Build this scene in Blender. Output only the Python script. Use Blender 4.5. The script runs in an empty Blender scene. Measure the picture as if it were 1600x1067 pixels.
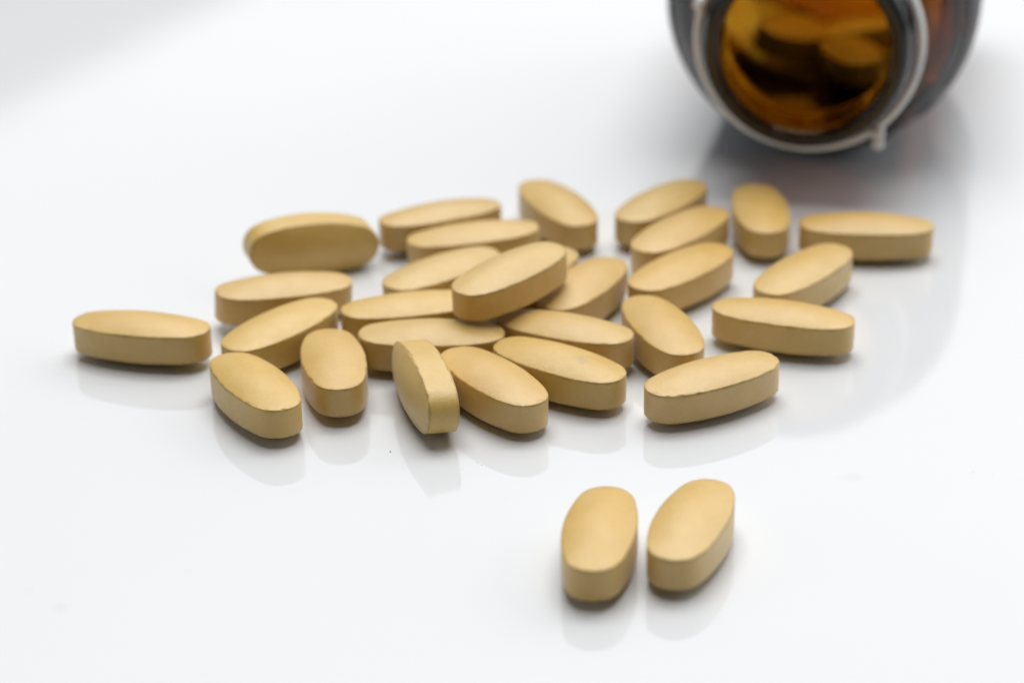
import bpy, bmesh, math, random
from mathutils import Matrix, Quaternion, Vector, noise

scene = bpy.context.scene
col = scene.collection
R = math.radians

# ------------------------------------------------------------------ camera
CAM_H, PITCH, ROLL, FPX = 0.137765, R(25.3495), R(-0.9201), 3777.84
cam = bpy.data.cameras.new('camera')
cam.sensor_width = 36.0
cam.lens = FPX / 1600.0 * 36.0
cam.clip_start = 0.01
cam.clip_end = 50.0
cam.dof.use_dof = True
cam.dof.focus_distance = 0.292
cam.dof.aperture_fstop = 15.5
cam.dof.aperture_blades = 0
camo = bpy.data.objects.new('camera', cam)
col.objects.link(camo)
camo.matrix_world = (Matrix.Translation((0, 0, CAM_H))
                     @ Matrix.Rotation(math.pi / 2 - PITCH, 4, 'X')
                     @ Matrix.Rotation(ROLL, 4, 'Z'))
scene.camera = camo

# ------------------------------------------------------------------ world
world = bpy.data.worlds.new('World')
scene.world = world
world.use_nodes = True
bg = world.node_tree.nodes['Background']
bg.inputs['Color'].default_value = (0.82, 0.91, 1.0, 1)
bg.inputs['Strength'].default_value = 0.065


def area(name, loc, target, sx, sy, radiance, colour, roll=0.0):
    """A rectangular lamp; radiance is what it shows in a mirror."""
    l = bpy.data.lights.new(name, 'AREA')
    l.shape = 'RECTANGLE'
    l.size, l.size_y = sx, sy
    l.energy = radiance * math.pi * sx * sy
    l.color = colour
    o = bpy.data.objects.new(name, l)
    col.objects.link(o)
    d = Vector(target) - Vector(loc)
    q = d.to_track_quat('-Z', 'Y')
    o.matrix_world = Matrix.Translation(loc) @ q.to_matrix().to_4x4() @ Matrix.Rotation(roll, 4, 'Z')
    return o


# the big window behind the table: it lights the tops, and the glossy table mirrors it
WIN_LO, WIN_HI = 0.15, 0.75
win = area('window_light', (0.55, 1.65, 1.06), (0.0, 0.29, 0.0), 3.0, 2.1, 1.0, (1.0, 0.99, 0.98), R(33))
# daylight in the window grows brighter from sill to top
win.data.use_nodes = True
wt = win.data.node_tree
wg = wt.nodes.new('ShaderNodeNewGeometry')
ws = wt.nodes.new('ShaderNodeSeparateXYZ')
wr = wt.nodes.new('ShaderNodeMapRange')
for k_, v_ in (('From Min', WIN_LO), ('From Max', WIN_HI), ('To Min', 1.0), ('To Max', 2.3)):
    wr.inputs[k_].default_value = v_
wt.links.new(wg.outputs['Parametric'], ws.inputs[0])
wt.links.new(ws.outputs[1], wr.inputs['Value'])
wt.links.new(wr.outputs[0], wt.nodes['Emission'].inputs['Strength'])
# a soft lamp above the heap
area('softbox', (0.06, 0.58, 1.45), (0.0, 0.29, 0.0), 1.2, 1.0, 5.3, (1.0, 0.99, 0.975))
# broad daylight from either side of the room
area('side_light_right', (1.5, 0.45, 0.55), (0.0, 0.29, 0.0), 1.3, 0.9, 1.0, (0.90, 0.95, 1.0))
area('side_light_left', (-1.5, 0.30, 0.55), (0.0, 0.29, 0.0), 1.3, 0.9, 0.75, (0.90, 0.95, 1.0))

scene.view_settings.view_transform = 'Standard'
scene.view_settings.look = 'None'
scene.view_settings.exposure = 0.0
scene.view_settings.gamma = 1.0
scene.view_settings.use_curve_mapping = False
scene.render.engine = 'CYCLES'
scene.cycles.use_denoising = True
scene.cycles.max_bounces = 16
scene.cycles.transmission_bounces = 12
scene.cycles.glossy_bounces = 6
scene.cycles.caustics_refractive = True
scene.cycles.sample_clamp_indirect = 6.0
scene.cycles.blur_glossy = 0.5


# ------------------------------------------------------------------ helpers
def mat(name):
    m = bpy.data.materials.new(name)
    m.use_nodes = True
    nt = m.node_tree
    return m, nt, nt.nodes['Principled BSDF']


class G:
    """Small node-graph helper."""
    def __init__(self, nt):
        self.nt = nt

    def n(self, typ, **props):
        nd = self.nt.nodes.new(typ)
        for k, v in props.items():
            setattr(nd, k, v)
        return nd

    def link(self, a, b):
        self.nt.links.new(a, b)

    def math(self, op, a, b=None, c=None, clamp=False):
        nd = self.n('ShaderNodeMath', operation=op, use_clamp=clamp)
        for i, v in enumerate((a, b, c)):
            if v is None:
                continue
            if isinstance(v, (int, float)):
                nd.inputs[i].default_value = v
            else:
                self.link(v, nd.inputs[i])
        return nd.outputs[0]

    def noise(self, vec, scale, detail=2.0, rough=0.5):
        nd = self.n('ShaderNodeTexNoise')
        nd.inputs['Scale'].default_value = scale
        nd.inputs['Detail'].default_value = detail
        nd.inputs['Roughness'].default_value = rough
        self.link(vec, nd.inputs['Vector'])
        return nd.outputs['Fac']

    def ramp(self, v, lo, hi, a=0.0, b=1.0):
        nd = self.n('ShaderNodeMapRange', interpolation_type='SMOOTHSTEP')
        self.link(v, nd.inputs['Value'])
        for k, x in (('From Min', lo), ('From Max', hi), ('To Min', a), ('To Max', b)):
            nd.inputs[k].default_value = x
        return nd.outputs['Result']

    def mix(self, fac, a, b):
        nd = self.n('ShaderNodeMix', data_type='RGBA')
        for sock, v in ((nd.inputs[0], fac), (nd.inputs[6], a), (nd.inputs[7], b)):
            if isinstance(v, (int, float)):
                sock.default_value = v
            elif isinstance(v, tuple):
                sock.default_value = (*v, 1)
            else:
                self.link(v, sock)
        return nd.outputs[2]


def mesh_obj(name, bm, material, parent=None, smooth=True):
    me = bpy.data.meshes.new(name)
    bm.normal_update()
    bm.to_mesh(me)
    bm.free()
    me.materials.append(material)
    if smooth:
        for p in me.polygons:
            p.use_smooth = True
    o = bpy.data.objects.new(name, me)
    col.objects.link(o)
    if parent:
        o.parent = parent
    return o


def tag(o, label, cat, group=None):
    o['label'] = label
    o['category'] = cat
    if group:
        o['group'] = group


# ------------------------------------------------------------------ materials
# glossy white table top
def table_material():
    m, nt, b = mat('glossy_white_table')
    g = G(nt)
    pos = g.n('ShaderNodeNewGeometry').outputs['Position']
    tint = g.noise(pos, 9.0, 3.0)
    c = g.mix(g.ramp(tint, 0.35, 0.65), (0.690, 0.706, 0.726), (0.702, 0.717, 0.735))
    # faint smears left on the surface
    sep = g.n('ShaderNodeSeparateXYZ')
    g.link(pos, sep.inputs[0])
    warp = g.noise(pos, 900.0, 3.0)
    smears = None
    for (x, y, rx, ry, a) in SMEARS:
        dx = g.math('DIVIDE', g.math('SUBTRACT', sep.outputs[0], x), rx)
        dy = g.math('DIVIDE', g.math('SUBTRACT', sep.outputs[1], y), ry)
        d = g.math('SQRT', g.math('ADD', g.math('MULTIPLY', dx, dx), g.math('MULTIPLY', dy, dy)))
        d = g.math('ADD', d, g.math('MULTIPLY', g.math('SUBTRACT', warp, 0.5), 1.1))
        k = g.math('MULTIPLY', g.ramp(d, 0.2, 1.1, 1.0, 0.0), a)
        smears = k if smears is None else g.math('MAXIMUM', smears, k)
    c = g.mix(smears, c, (0.45, 0.45, 0.46))
    g.link(c, b.inputs['Base Color'])
    rough = g.ramp(g.noise(pos, 60.0, 4.0), 0.3, 0.75, 0.045, 0.070)
    g.link(rough, b.inputs['Roughness'])
    b.inputs['IOR'].default_value = 1.5
    wav = g.n('ShaderNodeBump')
    wav.inputs['Strength'].default_value = 0.02
    wav.inputs['Distance'].default_value = 0.0006
    g.link(g.noise(pos, 55.0, 1.0), wav.inputs['Height'])
    g.link(wav.outputs[0], b.inputs['Normal'])
    return m


SMEARS = [(0.0399, 0.2518, 0.0022, 0.0012, 0.14), (-0.0495, 0.2253, 0.0011, 0.0014, 0.16),
          (0.0207, 0.2243, 0.0010, 0.0009, 0.10), (0.0782, 0.3623, 0.0007, 0.0012, 0.14),
          (-0.0535, 0.2290, 0.0008, 0.0012, 0.08)]

HALF_L, HALF_W, BAND, DOME = 0.0095, 0.0041247, 0.00378, 0.00125


def tablet_material(name, smudge=None):
    """Film-coated tan tablet: golden cast, fine grain, darker line where the coat thins at the rim."""
    m, nt, b = mat(name)
    g = G(nt)
    tc = g.n('ShaderNodeTexCoord').outputs['Object']
    info = g.n('ShaderNodeObjectInfo')
    shift = g.n('ShaderNodeVectorMath', operation='ADD')
    g.link(tc, shift.inputs[0])
    off = g.n('ShaderNodeCombineXYZ')
    rnd = info.outputs['Random']
    for i in range(3):
        g.link(g.math('MULTIPLY', rnd, 3.7 * (i + 1)), off.inputs[i])
    g.link(off.outputs[0], shift.inputs[1])
    v = shift.outputs[0]
    big = g.noise(v, 260.0, 3.0, 0.6)
    c = g.mix(g.ramp(big, 0.3, 0.7), TAN_A, TAN_B)
    # a few ochre specks in the coat
    speck = g.ramp(g.noise(v, 3800.0, 2.0, 0.6), 0.70, 0.78)
    c = g.mix(g.math('MULTIPLY', speck, 0.5), c, (0.36, 0.19, 0.045))
    grain = g.ramp(g.noise(v, 6500.0, 2.0, 0.6), 0.33, 0.67)
    c = g.mix(g.math('MULTIPLY', grain, 0.2), c, (0.40, 0.24, 0.07))
    sep = g.n('ShaderNodeSeparateXYZ')
    g.link(tc, sep.inputs[0])
    dz = g.math('ABSOLUTE', g.math('SUBTRACT', g.math('ABSOLUTE', sep.outputs[2]), BAND / 2 - 0.00008))
    wear = g.noise(v, 700.0, 3.0, 0.6)
    width = g.ramp(wear, 0.3, 0.75, 0.00010, 0.00030)
    rim = g.math('SUBTRACT', 1.0, g.math('DIVIDE', dz, width), clamp=True)
    rim = g.math('MULTIPLY', rim, g.ramp(wear, 0.30, 0.62, 0.45, 0.95))
    c = g.mix(rim, c, (0.37, 0.22, 0.028))
    if smudge:
        x, y, r_ = smudge
        dx = g.math('SUBTRACT', sep.outputs[0], x)
        dy = g.math('SUBTRACT', sep.outputs[1], y)
        d = g.math('SQRT', g.math('ADD', g.math('MULTIPLY', dx, dx), g.math('MULTIPLY', dy, dy)))
        d = g.math('ADD', d, g.math('MULTIPLY', g.math('SUBTRACT', g.noise(v, 1500.0, 3.0), 0.5), r_ * 1.2))
        up = g.math('GREATER_THAN', sep.outputs[2], 0.0)
        c = g.mix(g.math('MULTIPLY', g.math('MULTIPLY', g.ramp(d, r_ * 0.2, r_, 1.0, 0.0), 0.32), up), c, (0.30, 0.24, 0.15))
    hsv = g.n('ShaderNodeHueSaturation')          # no two tablets are quite the same shade
    g.link(g.math('MULTIPLY_ADD', rnd, 0.005, 0.4975), hsv.inputs['Hue'])
    g.link(g.math('MULTIPLY_ADD', g.math('FRACT', g.math('MULTIPLY', rnd, 7.3)), 0.08, 0.98), hsv.inputs['Saturation'])
    g.link(g.math('MULTIPLY_ADD', g.math('FRACT', g.math('MULTIPLY', rnd, 13.7)), 0.06, 0.97), hsv.inputs['Value'])
    g.link(c, hsv.inputs['Color'])
    g.link(hsv.outputs[0], b.inputs['Base Color'])
    g.link(g.ramp(g.noise(v, 1200.0, 2.0), 0.3, 0.7, 0.34, 0.44), b.inputs['Roughness'])
    b.inputs['Specular IOR Level'].default_value = 1.0
    b.inputs['Sheen Weight'].default_value = 0.30          # powdery bloom on the coat
    b.inputs['Sheen Roughness'].default_value = 0.45
    b.inputs['Sheen Tint'].default_value = (1.0, 0.95, 0.86, 1)
    h = g.math('ADD', g.noise(v, 5200.0, 3.0, 0.65), g.math('MULTIPLY', g.noise(v, 900.0, 2.0), 0.35))
    bump = g.n('ShaderNodeBump')
    bump.inputs['Strength'].default_value = 0.8
    bump.inputs['Distance'].default_value = 0.00009
    g.link(h, bump.inputs['Height'])
    g.link(bump.outputs[0], b.inputs['Normal'])
    return m


TAN_A, TAN_B = (0.655, 0.420, 0.098), (0.700, 0.466, 0.136)


def glass_material():
    m, nt, b = mat('amber_glass')
    b.inputs['Base Color'].default_value = (1, 1, 1, 1)
    b.inputs['Roughness'].default_value = 0.0
    b.inputs['IOR'].default_value = 1.52
    b.inputs['Transmission Weight'].default_value = 1.0
    vol = nt.nodes.new('ShaderNodeVolumeAbsorption')      # brown glass: the thicker the path, the darker
    vol.inputs['Color'].default_value = (0.825, 0.653, 0.0, 1)
    vol.inputs['Density'].default_value = 1650.0
    nt.links.new(vol.outputs[0], nt.nodes['Material Output'].inputs['Volume'])
    return m


def label_material():
    m, nt, b = mat('dark_label_paper')
    g = G(nt)
    tc = g.n('ShaderNodeTexCoord').outputs['Object']
    a = g.ramp(g.noise(tc, 130.0, 2.0), 0.52, 0.58)
    c = g.mix(a, (0.026, 0.021, 0.026), (0.050, 0.017, 0.019))
    a2 = g.ramp(g.noise(tc, 190.0, 1.0), 0.60, 0.64)
    c = g.mix(a2, c, (0.16, 0.16, 0.155))
    g.link(c, b.inputs['Base Color'])
    b.inputs['Roughness'].default_value = 0.45
    return m


def ring_material():
    m, nt, b = mat('white_ring_plastic')
    g = G(nt)
    tc = g.n('ShaderNodeTexCoord').outputs['Object']
    c = g.mix(g.ramp(g.noise(tc, 400.0, 3.0), 0.3, 0.7), (0.84, 0.84, 0.815), (0.89, 0.89, 0.87))
    g.link(c, b.inputs['Base Color'])
    b.inputs['Roughness'].default_value = 0.38
    b.inputs['Subsurface Weight'].default_value = 0.15
    b.inputs['Subsurface Radius'].default_value = (0.001, 0.001, 0.001)
    return m


# ------------------------------------------------------------------ the table
def build_table():
    bm = bmesh.new()
    bmesh.ops.create_cube(bm, size=1.0)
    for v in bm.verts:
        v.co.x *= 1.5
        v.co.y *= 0.95
        v.co.z = v.co.z * 0.025 - 0.0125
        v.co.y += 0.42
    bmesh.ops.bevel(bm, geom=bm.edges[:], offset=0.004, segments=3, affect='EDGES', profile=0.5)
    o = mesh_obj('table', bm, table_material(), smooth=False)
    o['kind'] = 'structure'
    o['label'] = 'glossy white table top mirroring the tablets and the bottle'
    return o


build_table()


# ------------------------------------------------------------------ tablets
def tablet_mesh(seed, chips):
    """Caplet: oval outline, upright band, a shallow dome on both faces, rim slightly worn."""
    rnd = random.Random(seed)
    N = 240
    # outline of two long side arcs and two tighter end arcs
    yc, R2 = 0.65 * HALF_W, 0.86 * HALF_W
    xc = HALF_L - (R2 - math.sqrt(R2 * R2 - yc * yc))
    sag = HALF_W - yc
    R1 = (xc * xc + sag * sag) / (2 * sag)
    a_end, a_side = math.asin(yc / R2), math.asin(xc / R1)
    quarter = [(HALF_L - R2 + R2 * math.cos(a_end * i / 400), R2 * math.sin(a_end * i / 400)) for i in range(400)]
    quarter += [(R1 * math.sin(a_side * (1 - i / 599)), HALF_W - R1 + R1 * math.cos(a_side * (1 - i / 599))) for i in range(600)]
    dense = quarter + [(-x, y) for x, y in reversed(quarter)] + [(-x, -y) for x, y in quarter] + [(x, -y) for x, y in reversed(quarter)]
    acc = [0.0]
    for i in range(1, 4001):
        a, b_ = dense[i - 1], dense[i % 4000]
        acc.append(acc[-1] + math.hypot(a[0] - b_[0], a[1] - b_[1]))
    out, j = [], 0
    for i in range(N):
        s = acc[-1] * i / N
        while acc[j + 1] < s:
            j += 1
        k = (s - acc[j]) / max(1e-12, acc[j + 1] - acc[j])
        a, b_ = dense[j], dense[(j + 1) % 4000]
        out.append((a[0] + (b_[0] - a[0]) * k, a[1] + (b_[1] - a[1]) * k))
    for _ in range(85):                           # the corner between the arcs is well rounded
        out = [((out[k - 1][0] + 2 * out[k][0] + out[(k + 1) % N][0]) / 4, (out[k - 1][1] + 2 * out[k][1] + out[(k + 1) % N][1]) / 4) for k in range(N)]
    sx, sy = HALF_L / max(p[0] for p in out), HALF_W / max(p[1] for p in out)
    out = [(x * sx, y * sy) for x, y in out]
    oval = []                                     # towards the middle of a face the contour turns into a plain oval
    for (x, y) in out:
        a = math.atan2(y / HALF_W, x / HALF_L)
        oval.append((HALF_L * math.cos(a), HALF_W * math.sin(a)))
    hb = BAND / 2
    prof = []                                     # (radial factor, inset in metres, z, rim weight) from the middle of the top face down
    for r in (0.06, 0.14, 0.24, 0.34, 0.44, 0.54, 0.63, 0.71, 0.78, 0.84, 0.89, 0.93, 0.96):
        prof.append((r, 0.0, hb + DOME * (1 - r * r), 0.0))
    prof += [(0.982, 0.0, hb + DOME * (1 - 0.982 ** 2) - 0.00001, 0.4),
             (1.0, 0.00008, hb + 0.000015, 1.0),
             (1.0, 0.00002, hb - 0.00004, 1.0),
             (1.0, 0.0, hb - 0.00013, 0.6),
             (1.0, 0.0, hb - 0.00045, 0.0),
             (1.0, 0.0, hb * 0.35, 0.0)]
    prof += [(r, ins, -z, w) for (r, ins, z, w) in reversed(prof)]
    offv = Vector((rnd.uniform(-50, 50), rnd.uniform(-50, 50), rnd.uniform(-50, 50)))
    chip_list = [(rnd.uniform(0, N), rnd.uniform(1.2, 4.0), rnd.uniform(0.00008, 0.00024)) for _ in range(chips)]
    bm = bmesh.new()
    rings = []
    for (r, ins, z, w) in prof:
        ring = []
        for i, (x, y) in enumerate(out):
            k_ = min(1.0, (1.0 - r) / 0.35)
            x, y = x + (oval[i][0] - x) * k_, y + (oval[i][1] - y) * k_
            L = math.hypot(x, y)
            p = Vector((x * r - x / L * ins, y * r - y / L * ins, z))
            # slow unevenness of the pressed shape, and crumbly wear along the rim
            q = p * 420 + offv
            p += Vector((x / L, y / L, 0)) * (noise.noise(q) * 0.000035)
            p.z += noise.noise(q + Vector((7, 3, 1))) * 0.00002
            if w > 0:
                n1 = noise.noise(p * 2600 + offv)
                n2 = noise.noise(p * 900 + offv)
                bite = w * max(0.0, n1 * 0.5 + n2 * 0.6 - 0.12) * 0.00009
                if z > 0:
                    for (ci, cw, cd) in chip_list:
                        d = min(abs(i - ci), N - abs(i - ci)) / cw
                        if d < 1:
                            bite += w * cd * (1 - d * d) * (0.6 + 0.4 * n1)
                p -= Vector((x / L, y / L, math.copysign(0.55, z))) * bite
            ring.append(bm.verts.new(p))
        rings.append(ring)
    for a, b_ in zip(rings, rings[1:]):
        for i in range(N):
            k = (i + 1) % N
            bm.faces.new((a[i], b_[i], b_[k], a[k]))
    top = bm.verts.new((0, 0, hb + DOME))
    bot = bm.verts.new((0, 0, -hb - DOME))
    for i in range(N):
        k = (i + 1) % N
        bm.faces.new((top, rings[0][i], rings[0][k]))
        bm.faces.new((bot, rings[-1][k], rings[-1][i]))
    return bm


# position of each tablet's middle (m) and its turn (quaternion)
POSES = {
    'A': ((-0.04848, 0.28724, 0.00324), (0.9902, -0.0138, -0.0078, -0.1390)),
    'C': ((-0.03079, 0.29878, 0.00328), (0.9848, 0.0023, 0.0290, 0.1712)),
    'D': ((-0.03027, 0.28666, 0.00323), (0.9070, 0.0033, -0.0045, 0.4210)),
    'E': ((-0.03209, 0.26993, 0.00323), (0.8621, -0.0115, -0.0018, -0.5065)),
    'F': ((-0.02264, 0.27596, 0.00324), (0.7618, -0.0086, -0.0074, -0.6477)),
    'G': ((-0.01321, 0.29214, 0.00323), (0.9945, -0.0053, 0.0007, 0.1049)),
    'H': ((-0.01044, 0.28319, 0.00324), (0.9998, 0.0091, 0.0115, 0.0138)),
    'J': ((-0.00243, 0.27039, 0.00323), (0.8858, -0.0020, 0.0093, -0.4640)),
    'K': ((0.00589, 0.27468, 0.00323), (0.9524, 0.0028, 0.0045, -0.3047)),
    'L': ((0.00695, 0.28440, 0.00324), (0.9716, -0.0057, -0.0098, -0.2364)),
    'M': ((0.01955, 0.28459, 0.00323), (0.8046, -0.0011, 0.0049, -0.5938)),
    'N': ((0.02486, 0.26997, 0.00323), (0.9673, 0.0029, -0.0026, 0.2536)),
    'O': ((0.03554, 0.28742, 0.00323), (0.9846, -0.0047, 0.0015, -0.1748)),
    'P': ((0.03992, 0.30185, 0.00324), (0.9106, 0.0086, -0.0146, 0.4130)),
    'Q': ((0.05060, 0.31720, 0.00323), (0.9987, 0.0086, -0.0002, -0.0502)),
    'R': ((0.03624, 0.32387, 0.00323), (0.7117, -0.0017, 0.0011, -0.7025)),
    'S': ((0.02416, 0.31656, 0.00324), (0.9109, 0.0069, -0.0103, 0.4124)),
    'T': ((0.02218, 0.32745, 0.00323), (0.9007, -0.0006, -0.0037, 0.4345)),
    'U': ((0.02333, 0.30329, 0.00324), (0.9210, 0.0072, -0.0065, 0.3895)),
    'V': ((0.00971, 0.29829, 0.00323), (0.8661, 0.0007, -0.0033, 0.4998)),
    'Y': ((-0.00943, 0.30408, 0.00323), (0.9411, 0.0050, -0.0018, 0.3381)),
    'Z1': ((-0.00522, 0.31606, 0.00325), (0.9969, -0.0036, -0.0234, 0.0750)),
    'Z2': ((-0.01010, 0.32413, 0.00324), (0.9727, -0.0209, 0.0073, 0.2310)),
    'Z3': ((0.00696, 0.32732, 0.00323), (0.8373, 0.0010, 0.0061, -0.5468)),
    'AA': ((0.00934, 0.23201, 0.00323), (0.7604, 0.0, 0.0, 0.6494)),
    'BB': ((0.01958, 0.23366, 0.00323), (0.8192, 0.0, 0.0, 0.5736)),
    'B': ((-0.02812, 0.31451, 0.00437), (0.6816, 0.7078, 0.1621, 0.0899)),
    'I': ((-0.01092, 0.26932, 0.00425), (0.5862, 0.5410, -0.4132, -0.4392)),
    'W': ((-0.00010, 0.29096, 0.00891), (0.9227, 0.0120, -0.0209, 0.3848)),
    'X': ((0.00255, 0.30269, 0.00323), (0.8917, -0.0009, 0.0005, 0.4526)),
}

LABELS = {
    'A': 'tan oval tablet lying alone at the far left of the spill',
    'B': 'tan tablet standing on its long edge at back left, oval face toward the viewer',
    'C': 'level tan tablet lying just in front of the back-left tablet that stands on edge',
    'D': 'slanted tan tablet behind the front-left tablet, its right end farther away',
    'E': 'front-left tan tablet with a crumbly chipped rim, slanting toward the lower right',
    'F': 'tan tablet pointing at the viewer, right beside the chipped front-left tablet',
    'G': 'tan tablet whose right end is hidden under the left end of the topmost tablet',
    'H': 'level tan tablet directly behind the front tablet standing on edge',
    'I': 'tan tablet standing on its edge in the front row, narrow band turned upward',
    'J': 'slanted tan tablet touching the right side of the front tablet on edge',
    'K': 'tan tablet with a faint grey smudge on its face, in the front row',
    'L': 'tan tablet behind the smudged one, its left tip just below the topmost tablet',
    'M': 'steeply slanted tan tablet just behind the frontmost right tablet of the spill',
    'N': 'frontmost right tablet of the spill, grainy tan, right end farther away',
    'O': 'long nearly level tan tablet at right, in front of a slanted golden one',
    'P': 'golden tan tablet slanting up to the right behind the long level right tablet',
    'Q': 'rightmost tan tablet of the spill, lying level in front of the bottle',
    'R': 'shaded tan tablet end-on to the viewer, pointing into the bottle mouth',
    'S': 'middle one of three parallel slanted tan tablets left of the bottle mouth',
    'T': 'rearmost of three parallel slanted tan tablets left of the bottle mouth',
    'U': 'nearest of three parallel slanted tan tablets left of the bottle mouth',
    'V': 'slanted tan tablet emerging from under the right end of the topmost tablet',
    'W': 'topmost tan tablet, lying across other tablets in the middle of the heap',
    'X': 'tan tablet almost hidden behind the topmost one, only its right tip showing',
    'Y': 'slanted tan tablet behind the left end of the topmost tablet',
    'Z1': 'nearer of two long level tan tablets at the back of the heap',
    'Z2': 'farther of two long level tan tablets, beside the back-left tablet on edge',
    'Z3': 'backmost tan tablet by itself, slanting down to the right behind the heap',
    'AA': 'left tan tablet of the pair set apart in the foreground',
    'BB': 'right tan tablet of the pair set apart in the foreground',
}
CHIPS = {'E': 14, 'N': 10, 'F': 6, 'J': 5, 'K': 4, 'I': 4, 'M': 3}

tan = tablet_material('tan_tablet_coat')
tan_smudged = tablet_material('tan_tablet_coat_smudged', (0.0036, -0.0002, 0.0013))

for n_, (key, (loc, quat)) in enumerate(POSES.items()):
    o = mesh_obj('tablet', tablet_mesh(11 + n_, CHIPS.get(key, 1)), tan_smudged if key == 'K' else tan)
    drop = 0.0 if key in ('B', 'I') else 0.00020 if key == 'W' else 0.00009      # resting on its own shallow dome
    o.matrix_world = Matrix.Translation((loc[0], loc[1], loc[2] + 0.00002 - drop)) @ Quaternion(quat).normalized().to_matrix().to_4x4()
    pair = key in ('AA', 'BB')
    tag(o, LABELS[key], 'tablet', 'pair of tablets in the foreground' if pair else 'tablets spilled from the bottle')


# ------------------------------------------------------------------ the bottle
MOUTH = (0.04332, 0.33630)
BOTTLE_YAW = R(12.715)
BR = 0.0241                                     # body radius; the bottle lies on its side


def smooth_profile(pts, sub=5):
    """Catmull-Rom through the points."""
    out = []
    for i in range(len(pts) - 1):
        p0, p1, p2, p3 = pts[max(i - 1, 0)], pts[i], pts[i + 1], pts[min(i + 2, len(pts) - 1)]
        for k in range(sub):
            t = k / sub
            out.append(tuple(0.5 * (2 * b + (c - a) * t + (2 * a - 5 * b + 4 * c - d) * t * t + (3 * b - a - 3 * c + d) * t ** 3)
                             for a, b, c, d in zip(p0, p1, p2, p3)))
    out.append(pts[-1])
    return out


LABEL_FROM, LABEL_TO = -46.0, 302.0          # degrees round the body
bottle = bpy.data.objects.new('bottle', None)
col.objects.link(bottle)
bottle.location = (MOUTH[0], MOUTH[1], 0.0003)
bottle.rotation_euler = (0, 0, -BOTTLE_YAW)
tag(bottle, 'open brown glass bottle lying on its side, mouth toward the viewer', 'bottle')

mm = 0.001
outer = smooth_profile([(0.0, 13.6), (0.0, 14.4), (0.5, 15.0), (1.4, 15.2), (2.2, 15.3), (3.0, 15.8), (3.8, 15.2), (5.0, 15.0), (7.5, 15.0),
                        (8.4, 15.6), (9.2, 15.2), (10.5, 14.9), (12.0, 15.3), (14.0, 17.2), (16.5, 20.0), (19.5, 22.3), (23.0, 23.7), (27.0, 24.1)])
outer += smooth_profile([(28.5, 24.1), (55.0, 24.1), (79.0, 24.1), (82.0, 23.6), (84.2, 22.0), (85.2, 19.5), (85.0, 17.0), (83.6, 12.0), (82.6, 5.0)], 4)
outer += [(82.4, 0.0)]
inner = [(78.6, 0.0)] + smooth_profile([(78.7, 5.0), (79.4, 12.0), (80.0, 17.0), (79.0, 20.4), (76.5, 21.9), (55.0, 22.2), (28.0, 22.1), (23.0, 21.4), (19.0, 19.6),
                                        (16.0, 17.0), (13.5, 14.2), (11.0, 12.9), (8.0, 12.6), (4.0, 12.5), (1.2, 12.5), (0.3, 12.8), (0.0, 13.3)], 4)
prof = [(s * mm, r * mm) for s, r in outer + inner]
N_OUT = len(outer)
# outer and inner skin spun about the bottle's axis (local +Y) into one solid wall
bm = bmesh.new()
SEG = 160
rings = []
for j, (s, r) in enumerate(prof):
    if r < 1e-6:
        rings.append([bm.verts.new((0, s, 0))])
    else:
        ring_v = []
        for i in range(SEG):
            a = 2 * math.pi * i / SEG
            q = Vector((r * math.cos(a), s, r * math.sin(a)))
            dr = ds = 0.0
            if j >= N_OUT and s > 0.013:          # blown glass: the inner skin is wavy
                dr = 0.00055 * noise.noise(q * 100) + 0.00025 * noise.noise(q * 260)
                if s > 0.074:
                    ds = 0.0009 * noise.noise(q * 150 + Vector((3, 1, 2)))
            elif j < N_OUT and s > 0.0815 and r < 0.018:
                ds = 0.0006 * noise.noise(q * 190)
            ring_v.append(bm.verts.new(((r + dr) * math.cos(a), s + ds, (r + dr) * math.sin(a))))
        rings.append(ring_v)
for a, b_ in list(zip(rings, rings[1:])) + [(rings[-1], rings[0])]:
    if len(a) == 1 and len(b_) == 1:
        continue
    for i in range(SEG):
        k = (i + 1) % SEG
        if len(a) == 1:
            bm.faces.new((a[0], b_[i], b_[k]))
        elif len(b_) == 1:
            bm.faces.new((a[i], b_[0], a[k]))
        else:
            bm.faces.new((a[i], b_[i], b_[k], a[k]))
bmesh.ops.recalc_face_normals(bm, faces=bm.faces[:])
body = mesh_obj('glass_body', bm, glass_material(), bottle)
body.location = (0, 0, BR)
body['label'] = 'dark amber glass with an open threaded neck'

# a few tablets still inside, lying on the lower wall towards the base
INSIDE = [  # distance from the mouth, height above the wall's lowest point, sideways (mm), turn, label
    (57.0, 0.0, -9.0, 62.0, 'tablet still inside the bottle, lying along the left of its lower wall'),
    (63.5, 0.0, 3.5, 8.0, 'tablet still inside the bottle, lying crosswise nearest the base'),
    (50.0, 0.0, 4.0, 115.0, 'tablet still inside the bottle, lying along the right of its lower wall'),
]
for k_, (s, up, side, turn, text) in enumerate(INSIDE):
    o = mesh_obj('tablet', tablet_mesh(71 + k_, 1), tan)
    th = math.asin(side / 21.4)
    r_in = 21.4 - 3.15 - up
    pos = Vector((r_in * mm * math.sin(th), s * mm, BR - r_in * mm * math.cos(th)))
    w2 = Matrix.Translation(bottle.location) @ Matrix.Rotation(-BOTTLE_YAW, 4, 'Z')
    o.matrix_world = w2 @ Matrix.Translation(pos) @ Matrix.Rotation(-th, 4, 'Y') @ Matrix.Rotation(R(turn), 4, 'Z')
    tag(o, text, 'tablet', 'tablets left inside the bottle')

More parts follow.
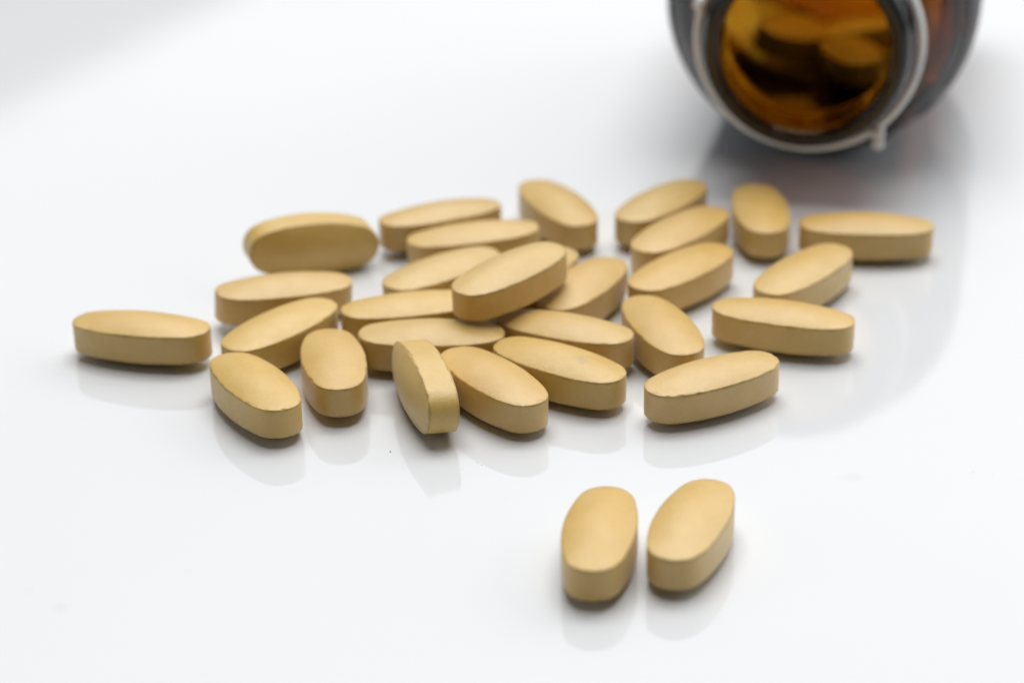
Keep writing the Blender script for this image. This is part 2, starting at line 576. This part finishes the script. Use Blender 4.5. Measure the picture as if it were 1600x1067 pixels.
# the printed label wrapped round the body, its two ends not quite meeting
bm = bmesh.new()
A0, A1, NA = R(LABEL_FROM), R(LABEL_TO), 150
rows = []
for (s, r) in ((20.0, 22.62), (20.0, 22.80), (23.0, 23.86), (25.0, 24.20), (27.5, 24.29), (51.0, 24.29), (51.0, 24.16), (27.5, 24.16), (25.0, 24.07), (23.0, 23.74)):
    rows.append([bm.verts.new((r * mm * math.cos(A0 + (A1 - A0) * i / NA), s * mm, r * mm * math.sin(A0 + (A1 - A0) * i / NA))) for i in range(NA + 1)])
for a, b_ in list(zip(rows, rows[1:])) + [(rows[-1], rows[0])]:
    for i in range(NA):
        bm.faces.new((a[i], b_[i], b_[i + 1], a[i + 1]))
for i in (0, NA):
    bm.faces.new([r_[i] for r_ in rows])
bmesh.ops.recalc_face_normals(bm, faces=bm.faces[:])
lab = mesh_obj('label', bm, label_material(), bottle, smooth=False)
lab.location = (0, 0, BR)
lab['label'] = 'dark printed paper label round the bottle'

# white tamper ring left loose on the neck, with torn bridges and one tab hanging off
ring_m = ring_material()
bm = bmesh.new()
NS = 200
sect = [(4.1, 16.05), (4.25, 16.8), (4.55, 17.05), (5.6, 17.1), (6.2, 17.0), (6.4, 16.7), (6.3, 16.05), (5.2, 15.95)]
rr = []
for i in range(NS):
    a = 2 * math.pi * i / NS
    wob = 0.10 * noise.noise(Vector((math.cos(a) * 2.1, math.sin(a) * 2.1, 4.0)))
    fr = 0.16 * max(0.0, noise.noise(Vector((math.cos(a) * 9, math.sin(a) * 9, 1.0))))
    rr.append([bm.verts.new(((r + wob) * mm * math.cos(a), (s - (fr if s < 4.6 else 0.0)) * mm, (r + wob) * mm * math.sin(a))) for s, r in sect])
for i in range(NS):
    a, b_ = rr[i], rr[(i + 1) % NS]
    for k in range(len(sect)):
        q = (k + 1) % len(sect)
        bm.faces.new((a[k], a[q], b_[q], b_[k]))
bmesh.ops.recalc_face_normals(bm, faces=bm.faces[:])
ring = mesh_obj('tamper_ring', bm, ring_m, bottle)
ring.location = (0.0001, 0, BR - 0.0001)
ring['label'] = 'loose off-white plastic tamper ring round the neck'


def blob(points, radii, name, parent, material, seg=14):
    """A tapering bent tube with rounded ends."""
    bm = bmesh.new()
    pts = [Vector(p) for p in points]
    rings = []
    for i, p in enumerate(pts):
        d = (pts[min(i + 1, len(pts) - 1)] - pts[max(i - 1, 0)]).normalized()
        u = d.cross(Vector((0, 1, 0.01))).normalized()
        v = d.cross(u)
        rings.append([bm.verts.new(p + (u * math.cos(2 * math.pi * k / seg) + v * 0.8 * math.sin(2 * math.pi * k / seg)) * radii[i]) for k in range(seg)])
    for a, b_ in zip(rings, rings[1:]):
        for k in range(seg):
            q = (k + 1) % seg
            bm.faces.new((a[k], b_[k], b_[q], a[q]))
    bm.faces.new(rings[0])
    bm.faces.new(rings[-1])
    bmesh.ops.recalc_face_normals(bm, faces=bm.faces[:])
    return mesh_obj(name, bm, material, parent)


def polar(a, r, s):
    return (r * mm * math.cos(R(a)), s * mm, r * mm * math.sin(R(a)))


blob([polar(-51, 16.7, 4.9), polar(-51.5, 17.3, 4.6), polar(-52.5, 18.0, 4.4), polar(-53.6, 18.4, 4.3), polar(-54.6, 18.9, 4.2), polar(-55.2, 19.25, 4.2)],
     [0.0013, 0.00112, 0.0008, 0.00080, 0.00105, 0.0006], 'torn_tab', ring, ring_m)
blob([polar(158, 16.8, 4.6), polar(160.5, 17.0, 4.2), polar(163, 16.9, 3.9), polar(165.5, 16.5, 3.8)],
     [0.0005, 0.0009, 0.0010, 0.0005], 'torn_bridge', ring, ring_m)

# ------------------------------------------------------------------ small crumbs of coating on the table
bm = bmesh.new()
rnd = random.Random(5)
for (x, y, r) in ((-0.0150, 0.2600, 0.00017), (-0.0039, 0.2562, 0.00009), (-0.0044, 0.2568, 0.00012), (-0.0133, 0.2560, 0.00008), (-0.0062, 0.2553, 0.00007),
                  (0.0545, 0.2524, 0.00010), (-0.0010, 0.2477, 0.00008), (-0.0364, 0.2328, 0.00008), (0.0567, 0.2520, 0.00007)):
    ret = bmesh.ops.create_icosphere(bm, subdivisions=2, radius=r * 0.5)
    for v in ret['verts']:
        v.co *= 1 + 0.45 * noise.noise(v.co * 9000 + Vector((x * 999, y * 999, 0)))
        v.co.z *= 0.6
        v.co += Vector((x, y, r * 0.5))
cm, nt, b = mat('dark_crumb')
b.inputs['Base Color'].default_value = (0.22, 0.18, 0.14, 1)
b.inputs['Roughness'].default_value = 0.8
cr = mesh_obj('tablet_crumbs', bm, cm)
cr['kind'] = 'stuff'
cr['label'] = 'tiny dark crumbs scattered on the white table'
cr['category'] = 'crumbs'
